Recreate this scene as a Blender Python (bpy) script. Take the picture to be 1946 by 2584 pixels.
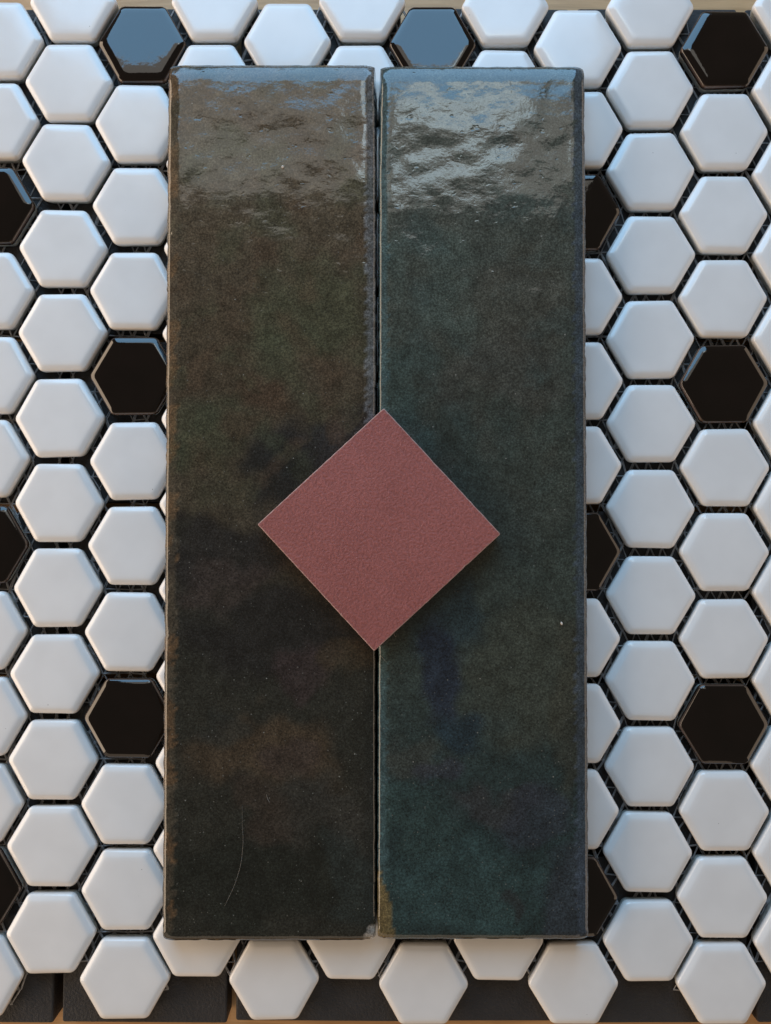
import bpy, bmesh, math, random
from mathutils import Vector, Matrix, noise

scene = bpy.context.scene
for o in list(bpy.data.objects):
    bpy.data.objects.remove(o)
C = scene.collection
MM = 0.001

# ------------------------------------------------------------------ camera
cam_d = bpy.data.cameras.new('camera')
cam_d.sensor_fit = 'VERTICAL'
cam_d.sensor_height = 36.0
cam_d.sensor_width = 36.0 * 771 / 1024
cam_d.lens = 27.08
cam_d.clip_start = 0.005
cam_d.clip_end = 50.0
cam = bpy.data.objects.new('camera', cam_d)
C.objects.link(cam)
cam.location = (0.0, -0.00560, 0.24333)
cam.rotation_euler = (math.radians(1.45), 0, 0)
scene.camera = cam

# ------------------------------------------------------------------ light: a window beyond the far end, a dim room around
world = bpy.data.worlds.new('World')
scene.world = world
world.use_nodes = True
bg = world.node_tree.nodes['Background']
bg.inputs['Color'].default_value = (1.0, 0.84, 0.66, 1)
bg.inputs['Strength'].default_value = 0.125


def area(name, loc, target, sx, sy, radiance, col):
    d = bpy.data.lights.new(name, 'AREA')
    d.shape = 'RECTANGLE'
    d.size, d.size_y = sx, sy
    # radiance of a one-sided area lamp = power / (pi * area)
    d.energy = radiance * math.pi * sx * sy
    d.color = col
    o = bpy.data.objects.new(name, d)
    C.objects.link(o)
    o.location = loc
    o.rotation_euler = (Vector(target) - Vector(loc)).to_track_quat('-Z', 'Y').to_euler()
    return o


area('window_light', (-0.08, 0.60, 0.47), (-0.08, 0.0, 0.47), 0.66, 0.66, 4.6, (0.32, 0.64, 1.0))
area('window_pane_light', (0.095, 0.61, 0.925), (0.095, 0.0, 0.925), 0.21, 0.18, 4.4, (0.66, 0.88, 1.0))
area('window_upper_light', (-0.05, 0.625, 1.01), (-0.05, 0.0, 0.98), 0.80, 0.32, 1.3, (1.0, 0.95, 0.86))
area('room_light_left', (-0.75, 0.05, 0.26), (0, 0.05, 0.22), 1.2, 0.42, 4.7, (1.0, 0.77, 0.56))
area('added_fill_right', (0.80, 0.05, 0.26), (0, 0.05, 0.22), 1.2, 0.42, 1.3, (1.0, 0.76, 0.56))  # added warm fill, no source there; offsets the blue on the right-hand hexagons
area('room_light_back', (-0.2, -0.95, 0.35), (0, 0, 0.3), 1.6, 0.5, 0.7, (1.0, 0.76, 0.56))

vs = scene.view_settings
vs.view_transform = 'Standard'
vs.look = 'None'
vs.exposure = -0.10
vs.gamma = 1.0
vs.use_curve_mapping = False


# ------------------------------------------------------------------ helpers
def lin(c):
    c = c / 255.0
    return c / 12.92 if c <= 0.04045 else ((c + 0.055) / 1.055) ** 2.4


def rgb(r, g, b, k=1.0):
    return (lin(r) * k, lin(g) * k, lin(b) * k, 1.0)


def obj(name, mesh, parent=None, mats=()):
    o = bpy.data.objects.new(name, mesh)
    C.objects.link(o)
    for m in mats:
        if m.name not in [x.name for x in mesh.materials if x]:
            mesh.materials.append(m)
    if parent:
        o.parent = parent
    return o


def empty(name, loc):
    o = bpy.data.objects.new(name, None)
    o.empty_display_size = 0.02
    C.objects.link(o)
    o.location = loc
    return o


def tag(o, label, cat, group=None):
    o['label'] = label
    o['category'] = cat
    if group:
        o['group'] = group
    return o


class Mat:
    """small wrapper for building a node material"""

    def __init__(self, name):
        self.m = bpy.data.materials.new(name)
        self.m.use_nodes = True
        self.t = self.m.node_tree
        self.b = self.t.nodes['Principled BSDF']
        self.tc = self.n('ShaderNodeTexCoord')
        self.src = self.tc.outputs['Object']

    def n(self, kind, **kw):
        nd = self.t.nodes.new(kind)
        for k, v in kw.items():
            setattr(nd, k, v)
        return nd

    def l(self, a, b):
        self.t.links.new(a, b)

    def mapping(self, scale=(1, 1, 1), rnd=False):
        mp = self.n('ShaderNodeMapping')
        mp.inputs['Scale'].default_value = scale
        self.l(self.src, mp.inputs['Vector'])
        if rnd:
            oi = self.n('ShaderNodeObjectInfo')
            mu = self.n('ShaderNodeMath', operation='MULTIPLY')
            mu.inputs[1].default_value = 7.0
            self.l(oi.outputs['Random'], mu.inputs[0])
            self.l(mu.outputs[0], mp.inputs['Location'])
        return mp.outputs['Vector']

    def noise(self, scale, detail=3, rough=0.55, vec=None, dist=0.0):
        nd = self.n('ShaderNodeTexNoise')
        nd.inputs['Scale'].default_value = scale
        nd.inputs['Detail'].default_value = detail
        nd.inputs['Roughness'].default_value = rough
        nd.inputs['Distortion'].default_value = dist
        self.l(vec or self.src, nd.inputs['Vector'])
        return nd.outputs['Fac']

    def ramp(self, fac, stops):
        r = self.n('ShaderNodeValToRGB')
        e = r.color_ramp.elements
        while len(e) < len(stops):
            e.new(0.5)
        for i, (p, c) in enumerate(stops):
            e[i].position = p
            e[i].color = c if hasattr(c, '__len__') else (c, c, c, 1)
        self.l(fac, r.inputs['Fac'])
        return r.outputs['Color']

    def mix(self, fac, a, b, mode='MIX'):
        x = self.n('ShaderNodeMix', data_type='RGBA', blend_type=mode)
        for s, v in ((x.inputs[0], fac), (x.inputs[6], a), (x.inputs[7], b)):
            if hasattr(v, 'is_output'):
                self.l(v, s)
            else:
                s.default_value = v
        return x.outputs[2]

    def bump(self, h, dist, strength=1.0, prev=None):
        b = self.n('ShaderNodeBump')
        b.inputs['Strength'].default_value = strength
        b.inputs['Distance'].default_value = dist
        self.l(h, b.inputs['Height'])
        if prev:
            self.l(prev, b.inputs['Normal'])
        return b.outputs['Normal']

    def set(self, **kw):
        for k, v in kw.items():
            s = self.b.inputs[k.replace('_', ' ')]
            if hasattr(v, 'is_output'):
                self.l(v, s)
            else:
                s.default_value = v
        return self.m


# ------------------------------------------------------------------ materials
def mat_wood():
    M = Mat('wood')
    v = M.mapping((1, 14, 14))
    g = M.noise(22, 6, 0.6, v, 1.2)
    c = M.ramp(g, [(0.25, (0.52, 0.28, 0.12, 1)), (0.6, (0.74, 0.44, 0.21, 1)), (0.8, (0.80, 0.51, 0.27, 1))])
    f = M.noise(1500, 2, 0.5, M.mapping((0.15, 1, 1)))
    return M.set(Base_Color=c, Roughness=0.5, Normal=M.bump(f, 0.00008, 0.5))


def mat_charcoal():
    M = Mat('charcoal_stoneware')
    a = M.noise(120, 4, 0.6, M.mapping(rnd=True))
    c = M.ramp(a, [(0.3, (0.022, 0.020, 0.020, 1)), (0.75, (0.034, 0.031, 0.031, 1))])
    f = M.noise(1300, 3, 0.6)
    spk = M.ramp(M.noise(2600, 1, 0.5), [(0.66, 0.0), (0.74, 1.0)])
    c = M.mix(M.mix(0.25, (0, 0, 0, 1), spk), c, (0.12, 0.115, 0.11, 1))
    return M.set(Base_Color=c, Roughness=0.62, Normal=M.bump(f, 0.0004, 0.9))


def mat_glaze(name, col, rough, tint, speck):
    """glazed hexagon: thin speckles, slow waviness of the glaze"""
    M = Mat(name)
    v = M.mapping(rnd=True)
    w = M.noise(90, 2, 0.5, v)
    c = M.mix(M.ramp(w, [(0.35, 0.0), (0.65, 1.0)]), col, tint)
    s = M.n('ShaderNodeTexVoronoi')
    s.inputs['Scale'].default_value = 130
    M.l(v, s.inputs['Vector'])
    dot = M.ramp(s.outputs['Distance'], [(0.012, 1.0), (0.02, 0.0)])
    c = M.mix(dot, c, speck)
    # unglazed rim where the glaze pulls thin along the arris
    geo = M.n('ShaderNodeAttribute', attribute_name='rim')
    c = M.mix(geo.outputs['Fac'], c, (0.30, 0.20, 0.15, 1) if 'black' in name else (0.74, 0.66, 0.57, 1))
    fine = M.noise(700, 2, 0.5, v)
    nr = M.bump(w, 0.0005, 0.12)
    nr = M.bump(fine, 0.00003, 0.35, nr)
    return M.set(Base_Color=c, Roughness=rough, Specular_IOR_Level=0.70, Normal=nr)


def mat_biscuit():
    M = Mat('biscuit')
    a = M.noise(600, 4, 0.65, M.mapping(rnd=True))
    c = M.ramp(a, [(0.3, (0.26, 0.26, 0.235, 1)), (0.7, (0.56, 0.55, 0.50, 1))])
    return M.set(Base_Color=c, Roughness=0.8, Normal=M.bump(a, 0.0005, 0.8))


def mat_strand():
    M = Mat('net_strand')
    a = M.noise(900, 2)
    c = M.ramp(a, [(0.3, (0.24, 0.235, 0.24, 1)), (0.7, (0.52, 0.51, 0.52, 1))])
    return M.set(Base_Color=c, Roughness=0.35)


def mat_green(name, grain_col):
    """reactive glaze: colour pools come with the mesh, grain and relief from nodes"""
    M = Mat(name)
    at = M.n('ShaderNodeVertexColor', layer_name='glaze')
    pools = at.outputs['Color']
    g1 = M.noise(1900, 3, 0.7)
    g2 = M.noise(210, 4, 0.6)
    k = M.ramp(g1, [(0.32, 0.42), (0.5, 0.92), (0.68, 1.75)])
    k2 = M.ramp(g2, [(0.30, 0.72), (0.70, 1.30)])
    c = M.mix(1.0, pools, k, 'MULTIPLY')
    c = M.mix(1.0, c, k2, 'MULTIPLY')
    sp = M.noise(3200, 2, 0.6)
    spots = M.ramp(sp, [(0.64, 0.0), (0.74, 1.0)])
    c = M.mix(M.mix(0.35, (0, 0, 0, 1), spots), c, grain_col)
    # pale crystals and dust
    s = M.n('ShaderNodeTexVoronoi')
    s.inputs['Scale'].default_value = 230
    s.inputs['Randomness'].default_value = 1.0
    M.l(M.src, s.inputs['Vector'])
    dot = M.ramp(s.outputs['Distance'], [(0.03, 1.0), (0.055, 0.0)])
    sel = M.ramp(M.noise(70, 2), [(0.44, 0.0), (0.56, 1.0)])
    c = M.mix(M.mix(1.0, dot, sel, 'MULTIPLY'), c, (0.26, 0.25, 0.22, 1))
    s2 = M.n('ShaderNodeTexVoronoi')
    s2.inputs['Scale'].default_value = 620
    M.l(M.src, s2.inputs['Vector'])
    d2 = M.ramp(s2.outputs['Distance'], [(0.06, 1.0), (0.13, 0.0)])
    sel2 = M.ramp(M.noise(160, 3), [(0.42, 0.0), (0.60, 1.0)])
    c = M.mix(M.mix(1.0, d2, sel2, 'MULTIPLY'), c, (0.16, 0.155, 0.135, 1))
    # orange peel relief, slightly drawn out across the tile
    v = M.mapping((0.75, 1.0, 1.0))
    n1 = M.noise(520, 4, 0.6, v, 0.3)
    n2 = M.noise(150, 3, 0.5, v, 0.4)
    pit = M.ramp(M.noise(360, 2, 0.5, v), [(0.24, 0.0), (0.34, 1.0)])
    nr = M.bump(n2, 0.00040, 0.30)
    nr = M.bump(n1, 0.00011, 0.40, nr)
    nr = M.bump(pit, 0.00010, 0.35, nr)
    rr = M.ramp(n1, [(0.35, 0.045), (0.65, 0.09)])
    return M.set(Base_Color=c, Roughness=rr, Specular_IOR_Level=0.70, Normal=nr)


def mat_red():
    M = Mat('red_unglazed')
    g = M.noise(1550, 3, 0.6)
    w = M.noise(60, 3, 0.5)
    c = M.ramp(w, [(0.3, (0.305, 0.093, 0.079, 1)), (0.7, (0.338, 0.107, 0.092, 1))])
    c = M.mix(1.0, c, M.ramp(g, [(0.3, 0.80), (0.7, 1.18)]), 'MULTIPLY')
    sp = M.ramp(M.noise(2300, 1), [(0.70, 0.0), (0.78, 1.0)])
    c = M.mix(M.mix(0.5, (0, 0, 0, 1), sp), c, (0.55, 0.34, 0.30, 1))
    at = M.n('ShaderNodeAttribute', attribute_name='rim')
    c = M.mix(at.outputs['Fac'], c, (0.56, 0.40, 0.35, 1))
    return M.set(Base_Color=c, Roughness=0.55, Specular_IOR_Level=0.4, Normal=M.bump(g, 0.00034, 0.85))


def mat_plain(name, col, rough=0.6):
    M = Mat(name)
    a = M.noise(3000, 2)
    c = M.mix(a, tuple(x * 0.7 for x in col[:3]) + (1,), col)
    return M.set(Base_Color=c, Roughness=rough)


WOOD = mat_wood()
CHAR = mat_charcoal()
WHITE = mat_glaze('white_glaze', (0.80, 0.785, 0.77, 1), 0.15, (0.84, 0.825, 0.81, 1), (0.25, 0.22, 0.2, 1))
BLACK = mat_glaze('black_glaze', (0.0034, 0.0016, 0.0013, 1), 0.045, (0.0055, 0.0026, 0.0021, 1), (0.08, 0.06, 0.05, 1))
BISC = mat_biscuit()
STRAND = mat_strand()
GREEN_A = mat_green('olive_brown_reactive_glaze', (0.10, 0.09, 0.072, 1))
GREEN_B = mat_green('slate_green_reactive_glaze', (0.075, 0.085, 0.080, 1))
RED = mat_red()
LINT = mat_plain('lint', (0.30, 0.28, 0.25, 1))
CRUMB = mat_plain('pale_grit', (0.75, 0.68, 0.6, 1))

# ------------------------------------------------------------------ heights (mm): table 0, square tiles 0-8, net, hexagons 8.3-13.8, long tiles 13.8-21.8, red tile on top
Z_SLAB = 8.0
Z_HEX = 8.3
H_HEX = 5.5
Z_LONG = Z_HEX + H_HEX
H_LONG = 8.1

# ------------------------------------------------------------------ table
bm = bmesh.new()
bmesh.ops.create_cube(bm, size=1.0, matrix=Matrix.Translation((0, 0, -0.012)) @ Matrix.Diagonal((0.9, 0.9, 0.024, 1)))
bmesh.ops.bevel(bm, geom=bm.edges[:], offset=0.002, segments=2, affect='EDGES')
me = bpy.data.meshes.new('table_top')
bm.to_mesh(me)
bm.free()
table = obj('table_top', me, None, [WOOD])
table['kind'] = 'structure'


# ------------------------------------------------------------------ rounded outlines and lofted tiles
def round_poly(pts, r, seg):
    """outline of a convex polygon with its corners rounded to radius r"""
    out = []
    n = len(pts)
    for i in range(n):
        p = Vector(pts[i])
        a = (Vector(pts[i - 1]) - p).normalized()
        b = (Vector(pts[(i + 1) % n]) - p).normalized()
        half = math.acos(max(-1, min(1, a.dot(b)))) / 2
        d = r / math.tan(half)
        cen = p + (a + b).normalized() * (r / math.sin(half))
        s, e = p + a * d - cen, p + b * d - cen
        for k in range(seg + 1):
            t = k / seg
            v = s.lerp(e, t).normalized() * r
            out.append(cen + v)
    return out


def loft(name, rings, mats, mat_of, rim_of=None, smooth=True):
    """closed body from a stack of equal-length rings [(list of (x,y)), z], capped at both ends"""
    verts, faces, fm = [], [], []
    n = len(rings[0][0])
    for pts, z in rings:
        verts += [(p[0], p[1], z) for p in pts]
    for j in range(len(rings) - 1):
        for i in range(n):
            k = (i + 1) % n
            faces.append((j * n + i, j * n + k, (j + 1) * n + k, (j + 1) * n + i))
            fm.append(mat_of(j))
    top = (len(rings) - 1) * n
    zt = rings[-1][1]
    verts.append((0, 0, zt))
    cc = len(verts) - 1
    for i in range(n):
        faces.append((top + i, top + (i + 1) % n, cc))
        fm.append(mat_of(len(rings) - 2))
    faces.append(tuple(range(n - 1, -1, -1)))
    fm.append(mat_of(0))
    me = bpy.data.meshes.new(name)
    me.from_pydata(verts, [], faces)
    for m in mats:
        me.materials.append(m)
    for p, k in zip(me.polygons, fm):
        p.material_index = k
        p.use_smooth = smooth
    at = me.attributes.new('rim', 'FLOAT', 'POINT')
    for j in range(len(rings)):
        for i in range(n):
            at.data[j * n + i].value = rim_of(j, i) if rim_of else 0.0
    return me


# ------------------------------------------------------------------ charcoal square tiles beneath (6 x 6 on one sheet)
def square_mesh(seed):
    rnd = random.Random(seed)
    h = 24.75 * MM
    base = [(-h, -h), (h, -h), (h, h), (-h, h)]

    def ring(ins, r):
        q = [(x - math.copysign(ins, x), y - math.copysign(ins, y)) for x, y in base]
        return round_poly(q, r, 3)
    z = Z_SLAB * MM
    rings = [(ring(0.4 * MM, 0.5 * MM), 0.0), (ring(0, 0.6 * MM), 0.6 * MM), (ring(0, 0.6 * MM), z - 0.5 * MM),
             (ring(0.15 * MM, 0.6 * MM), z - 0.15 * MM), (ring(0.5 * MM, 0.7 * MM), z), (ring(1.5 * MM, 0.7 * MM), z)]
    me = loft('square_tile', rings, [CHAR], lambda j: 0, smooth=False)
    return me


sheet2 = empty('square_mosaic_sheet', (6 * MM, 1.9 * MM, 0))
tag(sheet2, 'charcoal matte square tiles laid in a grid beneath the hexagon sheet', 'tile sheet')
sq = [square_mesh(i) for i in range(2)]
rnd = random.Random(4)
for ix in range(6):
    for iy in range(6):
        o = obj('square_tile', sq[(ix + iy) % 2], sheet2)
        o.location = ((-130.5 + 52.2 * ix) * MM, (-130.2 + 52.05 * iy) * MM + rnd.uniform(-.3, .3) * MM, 0)
        o.rotation_euler = (0, 0, math.radians(rnd.uniform(-.5, .5)))


# ------------------------------------------------------------------ hexagon mosaic
COLS = [
  [ (-117.7,143.7), (-118.5,118.8), (-119.6,93.0), (-119.5,67.0), (-119.1,41.5), (-120.3,16.3), (-120.3,-9.6), (-120.6,-35.1), (-120.2,-60.7), (-120.8,-86.3), (-121.2,-111.0), (-120.2,-136.9) ],
  [ (-95.1,155.5), (-96.1,130.8), (-96.8,106.2), (-97.3,79.9), (-97.4,54.3), (-98.0,28.5), (-97.9,3.0), (-98.0,-22.4), (-98.6,-48.0), (-98.8,-73.5), (-98.9,-98.8), (-98.9,-124.2) ],
  [ (-73.9,142.6), (-74.8,118.1), (-75.3,92.8), (-76.0,66.9), (-75.6,41.2), (-75.5,15.5), (-75.8,-9.8), (-76.6,-35.6), (-76.5,-61.2), (-77.0,-86.6), (-76.7,-111.6), (-77.0,-137.4) ],
  [ (-52.0,155.5), (-52.8,130.6), (-53.3,105.8), (-53.8,79.7), (-53.9,53.9), (-54.3,28.2), (-54.4,2.5), (-54.5,-23.1), (-55.0,-48.7), (-55.2,-74.2), (-55.5,-99.5), (-55.6,-125.2) ],
  [ (-29.8,143.3), (-30.2,118.5), (-30.9,93.1), (-31.2,67.2), (-31.0,41.4), (-31.2,15.7), (-31.5,-9.8), (-32.2,-35.6), (-32.2,-61.2), (-32.7,-86.7), (-32.7,-111.9), (-32.9,-137.7) ],
  [ (-7.1,155.5), (-7.7,130.4), (-8.0,105.5), (-8.3,79.4), (-8.5,53.6), (-8.8,27.9), (-9.0,2.2), (-9.0,-23.6), (-9.5,-49.2), (-9.8,-74.7), (-10.2,-100.1), (-10.2,-125.9) ],
  [ (14.3,142.3), (14.3,117.3), (13.3,91.9), (13.5,66.0), (13.5,40.3), (13.1,14.6), (12.7,-11.0), (12.2,-37.0), (12.1,-62.5), (11.5,-88.0), (11.3,-113.5), (11.2,-139.0) ],
  [ (36.4,154.0), (35.9,129.0), (35.8,104.0), (35.6,78.3), (35.4,52.6), (35.2,27.1), (34.9,1.4), (34.8,-24.3), (34.5,-49.8), (34.1,-75.2), (33.5,-100.5), (33.4,-126.2) ],
  [ (58.5,141.3), (59.0,116.3), (57.9,91.0), (58.4,65.3), (58.2,39.7), (57.6,14.2), (57.1,-11.5), (56.8,-37.3), (56.7,-62.7), (56.0,-88.1), (55.5,-113.7), (55.5,-138.9) ],
  [ (80.7,153.7), (80.4,128.5), (80.4,103.4), (80.3,77.9), (79.9,52.3), (79.8,26.8), (79.4,1.2), (79.3,-24.7), (79.0,-50.1), (78.5,-75.5), (77.8,-100.7), (77.6,-126.5) ],
  [ (103.3,140.9), (102.7,115.5), (102.3,90.2), (101.9,64.6), (101.9,38.9), (101.8,13.6), (101.4,-11.8), (101.0,-37.7), (100.7,-63.0), (100.5,-88.5), (99.7,-113.8), (99.2,-138.9) ],
  [ (125.3,154.0), (124.9,128.4), (124.7,102.8), (124.5,77.9), (124.0,52.5), (123.8,27.0), (123.7,1.6), (123.1,-23.9), (122.6,-50.1), (122.0,-75.1), (122.3,-101.0), (122.0,-126.9) ],
]
RC = 0.7
FLAT = 23.45
HEXP = [(math.cos(math.radians(60 * i)) * FLAT / math.sqrt(3), math.sin(math.radians(60 * i)) * FLAT / math.sqrt(3)) for i in range(6)]
PROFILE = [  # inset (mm), height (mm), corner radius (mm), material (0 glaze, 1 biscuit), rim
    (1.10, 0.0, 1.6, 1), (0.75, 0.35, 1.8, 1), (0.30, 1.6, 2.0, 1), (0.10, 2.7, 2.1, 1), (0.02, 3.2, 2.1, 0),
    (0.00, 3.9, 2.1, 0), (0.08, 4.42, 2.1, 0), (0.28, 4.76, 2.0, 0), (0.55, 4.94, 1.9, 0),
    (1.30, 5.27, 1.8, 0), (1.65, 5.39, 1.8, 0), (2.10, 5.46, 1.8, 0), (3.0, 5.5, 2.0, 0), (6.0, 5.5, 2.5, 0)]


def hex_mesh(seed, glaze, black):
    r_ = random.Random(seed)
    jit = [(r_.uniform(-.16, .16), r_.uniform(-.16, .16)) for _ in range(6)]
    off = Vector((r_.uniform(-50, 50), r_.uniform(-50, 50), 0))
    rings = []
    for ins, h, rad, mt in PROFILE:
        k = (FLAT / 2 - ins) / (FLAT / 2)
        q = [((x + jx) * k, (y + jy) * k) for (x, y), (jx, jy) in zip(HEXP, jit)]
        pts = []
        for p in round_poly(q, rad, 4):
            w = noise.noise(Vector((p.x * .35, p.y * .35, h * .6)) + off) * (0.16 if mt else 0.07)
            d = p.normalized()
            pts.append(((p.x + d.x * w) * MM, (p.y + d.y * w) * MM))
        rings.append((pts, h * MM))
    n = len(rings[0][0])

    def rim(j, i):
        if j not in (5, 6, 7):
            return 0.0
        v = noise.noise(Vector((i * .45, seed * 3.7, 0)))
        s = (0.55 if black else 0.25) if j == 6 else (0.20 if black else 0.10)
        return max(0.0, s * (0.7 + v))
    return loft('hexagon_tile', rings, [glaze, BISC], lambda j: PROFILE[j][3], rim)


hexsheet = empty('hexagon_mosaic_sheet', (0, 0, Z_SLAB * MM))
tag(hexsheet, 'net-backed sheet of glossy white hexagon tiles dotted with black hexagons', 'mosaic sheet')
whites = [hex_mesh(10 + i, WHITE, False) for i in range(6)]
blacks = [hex_mesh(50 + i, BLACK, True) for i in range(3)]
rnd = random.Random(11)
for c, col in enumerate(COLS):
    for r, (x, y) in enumerate(col):
        black = (c % 4 == 2 and r % 4 == 0) or (c % 4 == 0 and r % 4 == 2)
        me = rnd.choice(blacks if black else whites)
        o = obj('hexagon_tile', me, hexsheet)
        if black:
            o['label'] = 'glossy black hexagon tile'
        o.location = (x * MM, y * MM, (Z_HEX - Z_SLAB) * MM)
        o.rotation_euler = (math.radians(rnd.gauss(0, .35)), math.radians(rnd.gauss(0, .35)), math.radians(60 * rnd.randrange(6) + rnd.uniform(-.8, .8)))

# the knitted net under the hexagons: ladders of stitches joined by zigzags
def build_net():
    bm = bmesh.new()
    r_ = random.Random(3)

    def strand(a, b, w):
        a, b = Vector(a), Vector(b)
        d = (b - a).normalized()
        s = Vector((-d.y, d.x, 0)) * w
        u = Vector((0, 0, w * .8))
        v = [bm.verts.new(p) for p in (a - s, a + u, a + s, b - s, b + u, b + s)]
        bm.faces.new((v[0], v[1], v[4], v[3]))
        bm.faces.new((v[1], v[2], v[5], v[4]))
        bm.faces.new((v[2], v[0], v[3], v[5]))

    inside = [Vector((x, y)) for col in COLS for (x, y) in col]

    def ok(p):
        return any((p - q).length_squared < 190 for q in inside)
    px, py = 4.1, 4.3
    nx, ny = 70, 80
    P = {}
    for i in range(nx):
        for j in range(ny):
            x = -143 + i * px + (px / 2 if j % 2 else 0)
            y = -152 + j * py
            P[i, j] = Vector((x + r_.uniform(-.35, .35), y + r_.uniform(-.35, .35)))
    for (i, j), p in P.items():
        if not ok(p):
            continue
        z = 0.12 * MM

        def st(q, w=.17, dx=0, ex=0):
            if ok(q):
                strand(((p.x + dx) * MM, p.y * MM, z + r_.uniform(0, .1) * MM), ((q.x + ex) * MM, q.y * MM, z + r_.uniform(0, .1) * MM), 1.4 * w * MM * r_.uniform(.65, 1.6))
        up = P.get((i, j + 1))
        u2 = P.get((i + (1 if j % 2 else -1), j + 1))
        if up:
            st(up, .16, .25, r_.uniform(-.2, .2))
            if r_.random() < .5:
                st(up, .12, -.3, -.3)
        if u2:
            st(u2, .16, -.25, r_.uniform(-.2, .2))
        rt = P.get((i + 1, j))
        if rt and j % 2 == 0:
            st(rt, .15)
    me = bpy.data.meshes.new('mesh_backing')
    bm.to_mesh(me)
    bm.free()
    return me


net = obj('mesh_backing', build_net(), hexsheet, [STRAND])
net['label'] = 'thin grey knitted net'
net['kind'] = 'stuff'


# ------------------------------------------------------------------ the two long reactive-glaze tiles
def sm(a, b, x):
    t = max(0.0, min(1.0, (x - a) / (b - a)))
    return t * t * (3 - 2 * t)


def long_tile(name, W, L, seed, base, blobs, edge_fn, mat, inner, hues, chip=None):
    """cushion-edged pressed tile; local origin at the centre of the base, v runs 0 (far end) .. 1 (near end)"""
    S = Vector((seed * 17.3, seed * 5.1, 0))
    nxs, nys = 62, 254

    def axis(n, half):
        # finer towards both edges
        inner = [(-1 + 2 * k / n) for k in range(n + 1)]
        return [math.copysign(abs(t) ** 0.93, t) * half for t in inner]
    xs, ys = axis(nxs, W / 2), axis(nys, L / 2)
    verts, cols = [], []
    for y in ys:
        for x in xs:
            ex, ey = W / 2 - abs(x), L / 2 - abs(y)
            q = Vector((x, y, 0)) + S
            wob = noise.noise(q * .16) * .55 + noise.noise(q * .5) * .25
            bw = 3.1 + wob
            by = (4.3 if y > 0 else 1.6) + wob * (1.3 if y > 0 else .5)
            tx, ty = min(1, ex / bw), min(1, ey / by)
            # pressed bevel, then a soft shoulder
            dz = -.85 * (1 - tx) ** 1.35 - (1.35 if y > 0 else .7) * (1 - ty) ** 1.3
            ins = sm(0, 6, min(ex, ey))
            dz += (noise.noise(q * .06) * .24 + noise.noise(q * .21) * .085) * ins
            dz += noise.noise(q * .8) * .008
            # eroded lip along the bevel's upper edge
            lip = math.exp(-((min(ex / bw, ey / by) - 1.0) / .28) ** 2)
            dz += lip * (noise.noise(q * .9 + Vector((9, 3, 0))) * .10 + .02)
            pale = 0.0
            if chip and math.hypot((x - chip[0]) * 1.0, (y - chip[1]) * .55) + noise.noise(q * 1.2) * .5 < chip[2]:
                dz -= .45
                pale = 1.0
            xx = x + (noise.noise(q * .35 + Vector((50, 0, 0))) * .20 + min(0, noise.noise(q * 1.1 + Vector((5, 0, 0))) + .15) * math.copysign(.45, x) if ex < .01 else 0)
            yy = y + (noise.noise(q * .35 + Vector((80, 0, 0))) * .20 if ey < .01 else 0)
            # the far ends of the inner sides are drawn in a little
            xx -= math.copysign(.42, x) * (1 - sm(0, 34, L / 2 - y)) * (1 - sm(0, 4, ex)) * (1 if x * inner > 0 else .2)
            # corners are slightly rounded
            if ex < RC and ey < RC:
                d = math.hypot(RC - ex, RC - ey)
                if d > RC:
                    k = RC / d
                    xx = math.copysign(W / 2 - RC + (RC - ex) * k, x)
                    yy = math.copysign(L / 2 - RC + (RC - ey) * k, y)
            verts.append((xx * MM, yy * MM, (H_LONG + dz) * MM))
            u, v = x / W + .5, .5 - y / L
            qq = Vector((x, y, 0)) * 1.0 + S
            du = (noise.noise(qq * .06) * .11 + noise.noise(qq * .17) * .06)
            dv = (noise.noise(qq * .06 + Vector((33, 7, 0))) * .035 + noise.noise(qq * .17 + Vector((3, 70, 0))) * .018)
            c = Vector(base(u, v))
            for (bu, bv, ru, rv, col, amt) in blobs:
                d = math.hypot((u + du - bu) / ru, (v + dv - bv) / rv)
                a = amt * (1 - sm(.60, 1.18, d))
                if a > 0:
                    c = c.lerp(Vector(rgb(*col)[:3]), a)
            m = noise.noise(qq * .30) * .5 + noise.noise(qq * .75) * .5
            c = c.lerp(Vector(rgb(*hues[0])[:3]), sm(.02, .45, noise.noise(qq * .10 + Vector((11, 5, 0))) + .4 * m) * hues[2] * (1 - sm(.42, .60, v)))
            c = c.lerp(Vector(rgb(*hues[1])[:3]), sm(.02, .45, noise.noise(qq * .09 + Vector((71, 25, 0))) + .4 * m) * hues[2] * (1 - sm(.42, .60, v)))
            c = c * (1 + .20 * m)
            e = edge_fn(u, v, ex, ey, noise.noise(qq * .7), noise.noise(qq * .12))
            if e:
                c = c.lerp(Vector(rgb(*e[0])[:3]), e[1])
            if pale:
                c = Vector(rgb(128, 124, 118)[:3])
            cols.append(c * 1.6)
    n = nxs + 1
    faces = []
    for j in range(nys):
        for i in range(nxs):
            a = j * n + i
            faces.append((a, a + 1, a + n + 1, a + n))
    # side walls down to the base
    loop = [i for i in range(n)] + [j * n + nxs for j in range(1, nys + 1)] + [nys * n + i for i in range(nxs - 1, -1, -1)] + [j * n for j in range(nys - 1, 0, -1)]
    b0 = len(verts)
    for k in loop:
        x, y, z = verts[k]
        fl = .45 * sm(2, 7, L / 2 - abs(y) / MM)
        bx = math.copysign(W / 2 + fl, x) * MM if abs(x) > (W / 2 - 1) * MM else x
        verts.append((bx, y * .9993, 0.6 * MM))
        cols.append(Vector((.05, .05, .045)))
    b1 = len(verts)
    for k in loop:
        x, y, z = verts[k]
        verts.append((x * .99, y * .996, 0.0))
        cols.append(Vector((.05, .05, .045)))
    m = len(loop)
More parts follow.
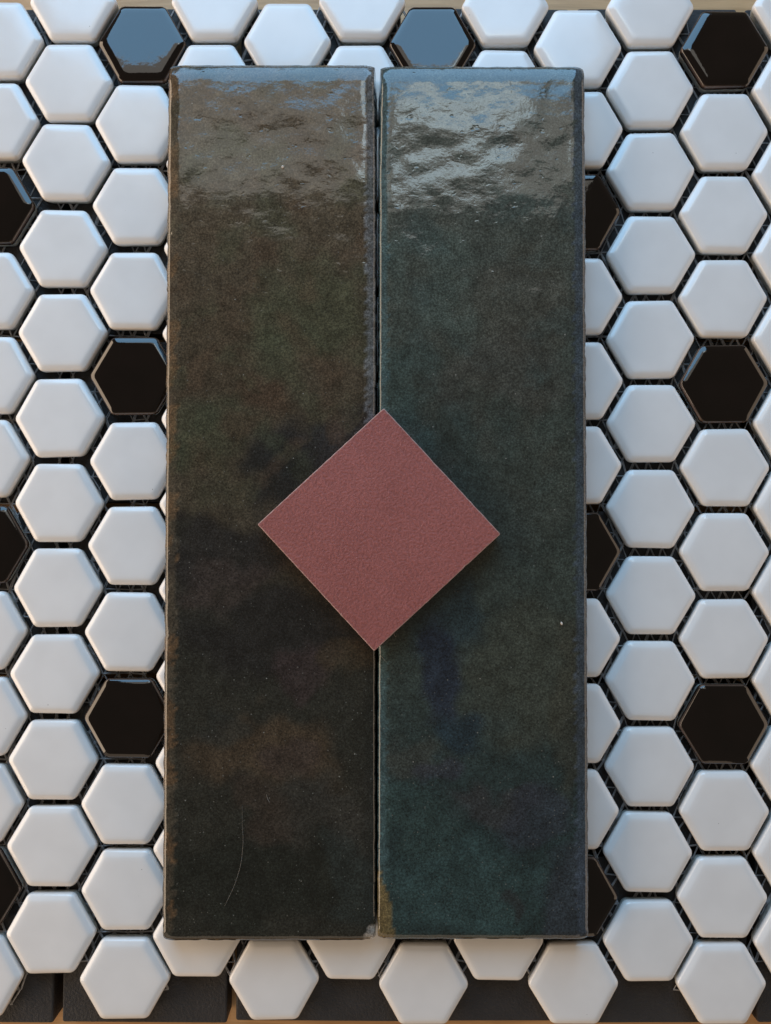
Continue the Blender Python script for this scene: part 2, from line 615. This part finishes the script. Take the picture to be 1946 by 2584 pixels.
    for t in range(m):
        s = (t + 1) % m
        faces.append((loop[t], b0 + t, b0 + s, loop[s]))
        faces.append((b0 + t, b1 + t, b1 + s, b0 + s))
    faces.append(tuple(b1 + t for t in range(m - 1, -1, -1)))
    me = bpy.data.meshes.new(name)
    me.from_pydata(verts, [], faces)
    ca = me.color_attributes.new('glaze', 'FLOAT_COLOR', 'POINT')
    for d, c in zip(ca.data, cols):
        d.color = (max(c[0], .001), max(c[1], .001), max(c[2], .001), 1)
    for p in me.polygons:
        p.use_smooth = len(p.vertices) == 4 and p.index < nxs * nys
    me.update()
    return obj(name, me, None, [mat])


def lerp3(a, b, t):
    return tuple(x + (y - x) * t for x, y in zip(a, b))


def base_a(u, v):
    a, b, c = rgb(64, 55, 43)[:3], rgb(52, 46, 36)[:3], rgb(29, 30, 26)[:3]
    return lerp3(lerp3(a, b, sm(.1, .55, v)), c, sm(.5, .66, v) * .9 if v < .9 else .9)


def edge_a(u, v, ex, ey, n, n2):
    le = u * 60
    if le < 3.4 + n * 1.2 and ey > 2:
        return ((84, 64, 44) if n2 > .05 else (62, 55, 45)), max(0, .45 + n * .6)
    re = (1 - u) * 60
    if re < 2.6 + n * 1.6 and v < .62:
        return (104, 104, 104), (.45 + n * .5) * (1 - sm(.5, .62, v))
    return None


def base_b(u, v):
    a, b, c = rgb(56, 59, 53)[:3], rgb(43, 49, 44)[:3], rgb(28, 40, 40)[:3]
    return lerp3(lerp3(a, b, sm(.1, .5, v)), c, sm(.6, .9, v))


def edge_b(u, v, ex, ey, n, n2):
    le = u * 60
    if v > .925 and le < 4.2 + n * 1.4 - (1 - sm(.925, .97, v)) * 3.2:
        return (92, 78, 48), .75
    if le < 2.6 + n * .8:
        return (52, 70, 72), .6
    re = (1 - u) * 60
    if re < 3.4 + n * 1.0:
        return (58, 66, 76), .50 + n * .3
    return None


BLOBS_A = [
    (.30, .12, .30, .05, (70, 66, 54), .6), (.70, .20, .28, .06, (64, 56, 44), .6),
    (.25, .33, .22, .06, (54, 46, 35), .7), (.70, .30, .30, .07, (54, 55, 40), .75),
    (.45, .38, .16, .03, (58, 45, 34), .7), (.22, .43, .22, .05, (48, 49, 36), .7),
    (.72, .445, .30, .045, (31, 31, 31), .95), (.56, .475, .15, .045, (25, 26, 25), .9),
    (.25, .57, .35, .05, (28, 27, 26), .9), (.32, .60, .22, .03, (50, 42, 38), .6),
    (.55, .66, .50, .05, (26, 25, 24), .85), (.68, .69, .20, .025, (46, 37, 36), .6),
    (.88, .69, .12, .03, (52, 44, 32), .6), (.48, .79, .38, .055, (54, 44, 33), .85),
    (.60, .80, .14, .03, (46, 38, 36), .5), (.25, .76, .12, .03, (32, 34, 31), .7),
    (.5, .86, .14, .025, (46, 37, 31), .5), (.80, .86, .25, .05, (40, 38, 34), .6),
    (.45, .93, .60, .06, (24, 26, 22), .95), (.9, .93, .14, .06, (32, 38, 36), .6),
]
BLOBS_B = [
    (.25, .25, .25, .06, (58, 66, 60), .6), (.70, .28, .30, .06, (57, 55, 48), .6),
    (.10, .45, .14, .14, (47, 60, 56), .6), (.60, .36, .35, .05, (52, 50, 45), .6),
    (.75, .50, .25, .06, (49, 53, 47), .6), (.30, .64, .20, .05, (31, 42, 44), .85),
    (.30, .70, .13, .045, (27, 33, 42), .9), (.38, .76, .12, .035, (26, 38, 44), .85),
    (.68, .70, .28, .08, (49, 51, 43), .7), (.15, .80, .16, .04, (50, 51, 46), .6),
    (.28, .815, .10, .02, (42, 43, 50), .6), (.55, .85, .20, .025, (42, 41, 42), .7),
    (.75, .86, .20, .03, (36, 40, 46), .7), (.20, .87, .25, .03, (36, 50, 48), .7),
    (.40, .94, .45, .06, (38, 54, 53), .8), (.90, .96, .14, .06, (38, 42, 48), .7),
    (.65, .965, .05, .01, (30, 33, 34), .8), (.92, .75, .10, .10, (47, 45, 36), .5),
]

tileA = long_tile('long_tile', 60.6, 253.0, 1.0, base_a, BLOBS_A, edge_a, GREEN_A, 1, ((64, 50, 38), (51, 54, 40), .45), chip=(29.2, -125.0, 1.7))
tileA.location = (-33.2 * MM, 4.72 * MM, Z_LONG * MM)
tileA.rotation_euler = (0, 0, math.radians(0.02))
tag(tileA, 'long olive-brown reactive-glaze tile with chipped corner and rusty rim', 'tile')
tileB = long_tile('long_tile', 60.0, 252.2, 2.0, base_b, BLOBS_B, edge_b, GREEN_B, -1, ((54, 52, 45), (42, 55, 53), .35))
tileB.location = (28.0 * MM, 4.68 * MM, Z_LONG * MM)
tileB.rotation_euler = (0, 0, math.radians(-0.13))
tag(tileB, 'long slate-green reactive-glaze tile with an ochre patch in one corner', 'tile')

# ------------------------------------------------------------------ red square tile laid across the seam
h = 24.1 * MM
sqp = [(-h, -h), (h, -h), (h, h), (-h, h)]


def rring(ins, r):
    q = [(x - math.copysign(ins * MM, x), y - math.copysign(ins * MM, y)) for x, y in sqp]
    # subdivide the sides so that the arris can wander
    o_ = []
    base = round_poly(q, r * MM, 2)
    n = len(base)
    for i in range(n):
        a, b = base[i], base[(i + 1) % n]
        k = 40 if (b - a).length > 20 * MM else 1
        for t in range(k):
            o_.append(a.lerp(b, t / k))
    w = []
    for p in o_:
        d = noise.noise(Vector((p.x * 700, p.y * 700, ins * 2))) * .09 * MM - max(0, noise.noise(Vector((p.x * 400, p.y * 400, 7))) - .42) * .6 * MM
        w.append((p.x + p.normalized().x * d, p.y + p.normalized().y * d))
    return w


H_RED = 5.6
rr = [(rring(.5, .4), 0.0), (rring(.12, .4), .5 * MM), (rring(0.05, .4), (H_RED - .25) * MM), (rring(.0, .35), (H_RED - .12) * MM),
      (rring(.14, .35), (H_RED - .02) * MM), (rring(.32, .35), H_RED * MM), (rring(2, .4), H_RED * MM)]
me = loft('red_tile', rr, [RED], lambda j: 0, lambda j, i: (0.9 if j in (3, 4) else 0.0) * max(0, .65 + noise.noise(Vector((i * .7, j, 0)))), smooth=False)
red = obj('square_red_tile', me)
red.location = (-1.82 * MM, -4.95 * MM, (Z_LONG + H_LONG - .02) * MM)
red.rotation_euler = (0, 0, math.radians(42.75))
tag(red, 'matte brick-red square tile set as a diamond across the seam of the long tiles', 'tile')


# ------------------------------------------------------------------ lint and grit
def thread(pts, r0):
    """thin tapered tube through pts (mm)"""
    P = [Vector(p) for p in pts]
    out = []
    for i in range(len(P) - 1):
        a = P[max(i - 1, 0)]
        b, c = P[i], P[i + 1]
        d = P[min(i + 2, len(P) - 1)]
        for k in range(5):
            t = k / 5
            out.append(.5 * ((2 * b) + (c - a) * t + (2 * a - 5 * b + 4 * c - d) * t * t + (3 * b - a - 3 * c + d) * t ** 3))
    out.append(P[-1])
    verts, faces = [], []
    n = len(out)
    for i, p in enumerate(out):
        d = (out[min(i + 1, n - 1)] - out[max(i - 1, 0)]).normalized()
        s = d.cross(Vector((0, 0, 1))).normalized()
        u = s.cross(d)
        r = r0 * (0.35 + .65 * math.sin(math.pi * (i + .6) / (n + .2)))
        for k in range(5):
            a = 2 * math.pi * k / 5
            verts.append((p + s * math.cos(a) * r + u * math.sin(a) * r) * MM)
    for i in range(n - 1):
        for k in range(5):
            m = (k + 1) % 5
            faces.append((i * 5 + k, i * 5 + m, i * 5 + 5 + m, i * 5 + 5 + k))
    faces.append(tuple(range(4, -1, -1)))
    faces.append(tuple((n - 1) * 5 + k for k in range(5)))
    me = bpy.data.meshes.new('lint_fibre')
    me.from_pydata(verts, [], faces)
    return me


ZT = Z_LONG + H_LONG
o = obj('lint_fibre', thread([(-40.8, -83.7, ZT + .1), (-40.75, -89, ZT + .12), (-40.5, -93.8, ZT + .1), (-41.1, -99.9, ZT + .1), (-42.7, -105.5, ZT + .1), (-44.7, -109.9, ZT + .12), (-45.7, -111.9, ZT + .1)], .038), None, [LINT])
tag(o, 'long pale curved hair lying on the olive-brown tile', 'lint')
o = obj('lint_fibre', thread([(-33.9, -80.4, ZT + .08), (-33.6, -81.6, ZT + .1), (-33.0, -82.8, ZT + .08)], .06), None, [LINT])
tag(o, 'tiny straight pale thread on the brown patch of the olive-brown tile', 'lint')
o = obj('lint_fibre', thread([(-1.9, -39.0, ZT + .2), (-1.3, -39.9, ZT + .5), (-1.5, -40.8, ZT + .4), (-.7, -41.9, ZT + .1), (.3, -43.0, ZT + .06)], .06), None, [LINT])
tag(o, 'frayed pale thread poking out at the red tile corner', 'lint')
o = obj('lint_fibre', thread([(2.3, -34.6, ZT + .3), (2.8, -35.6, ZT + .4), (3.2, -35.4, ZT + .1)], .07), None, [LINT])
tag(o, 'short pale tuft caught under the red tile edge', 'lint')


def crumb(name, loc, r, label, seed):
    bm = bmesh.new()
    bmesh.ops.create_icosphere(bm, subdivisions=1, radius=r * MM)
    r_ = random.Random(seed)
    for v in bm.verts:
        v.co *= r_.uniform(.65, 1.3)
        v.co.y *= 1.3
    me = bpy.data.meshes.new(name)
    bm.to_mesh(me)
    bm.free()
    o = obj(name, me, None, [CRUMB])
    o.location = tuple(x * MM for x in loc)
    tag(o, label, 'grit')


crumb('grit_speck', (-29.87, 100.43, ZT + .2), .42, 'cream grit speck on the shiny end of the olive-brown tile', 1)
crumb('grit_speck', (50.37, -31.94, ZT + .2), .38, 'white grit speck on the slate-green tile', 2)
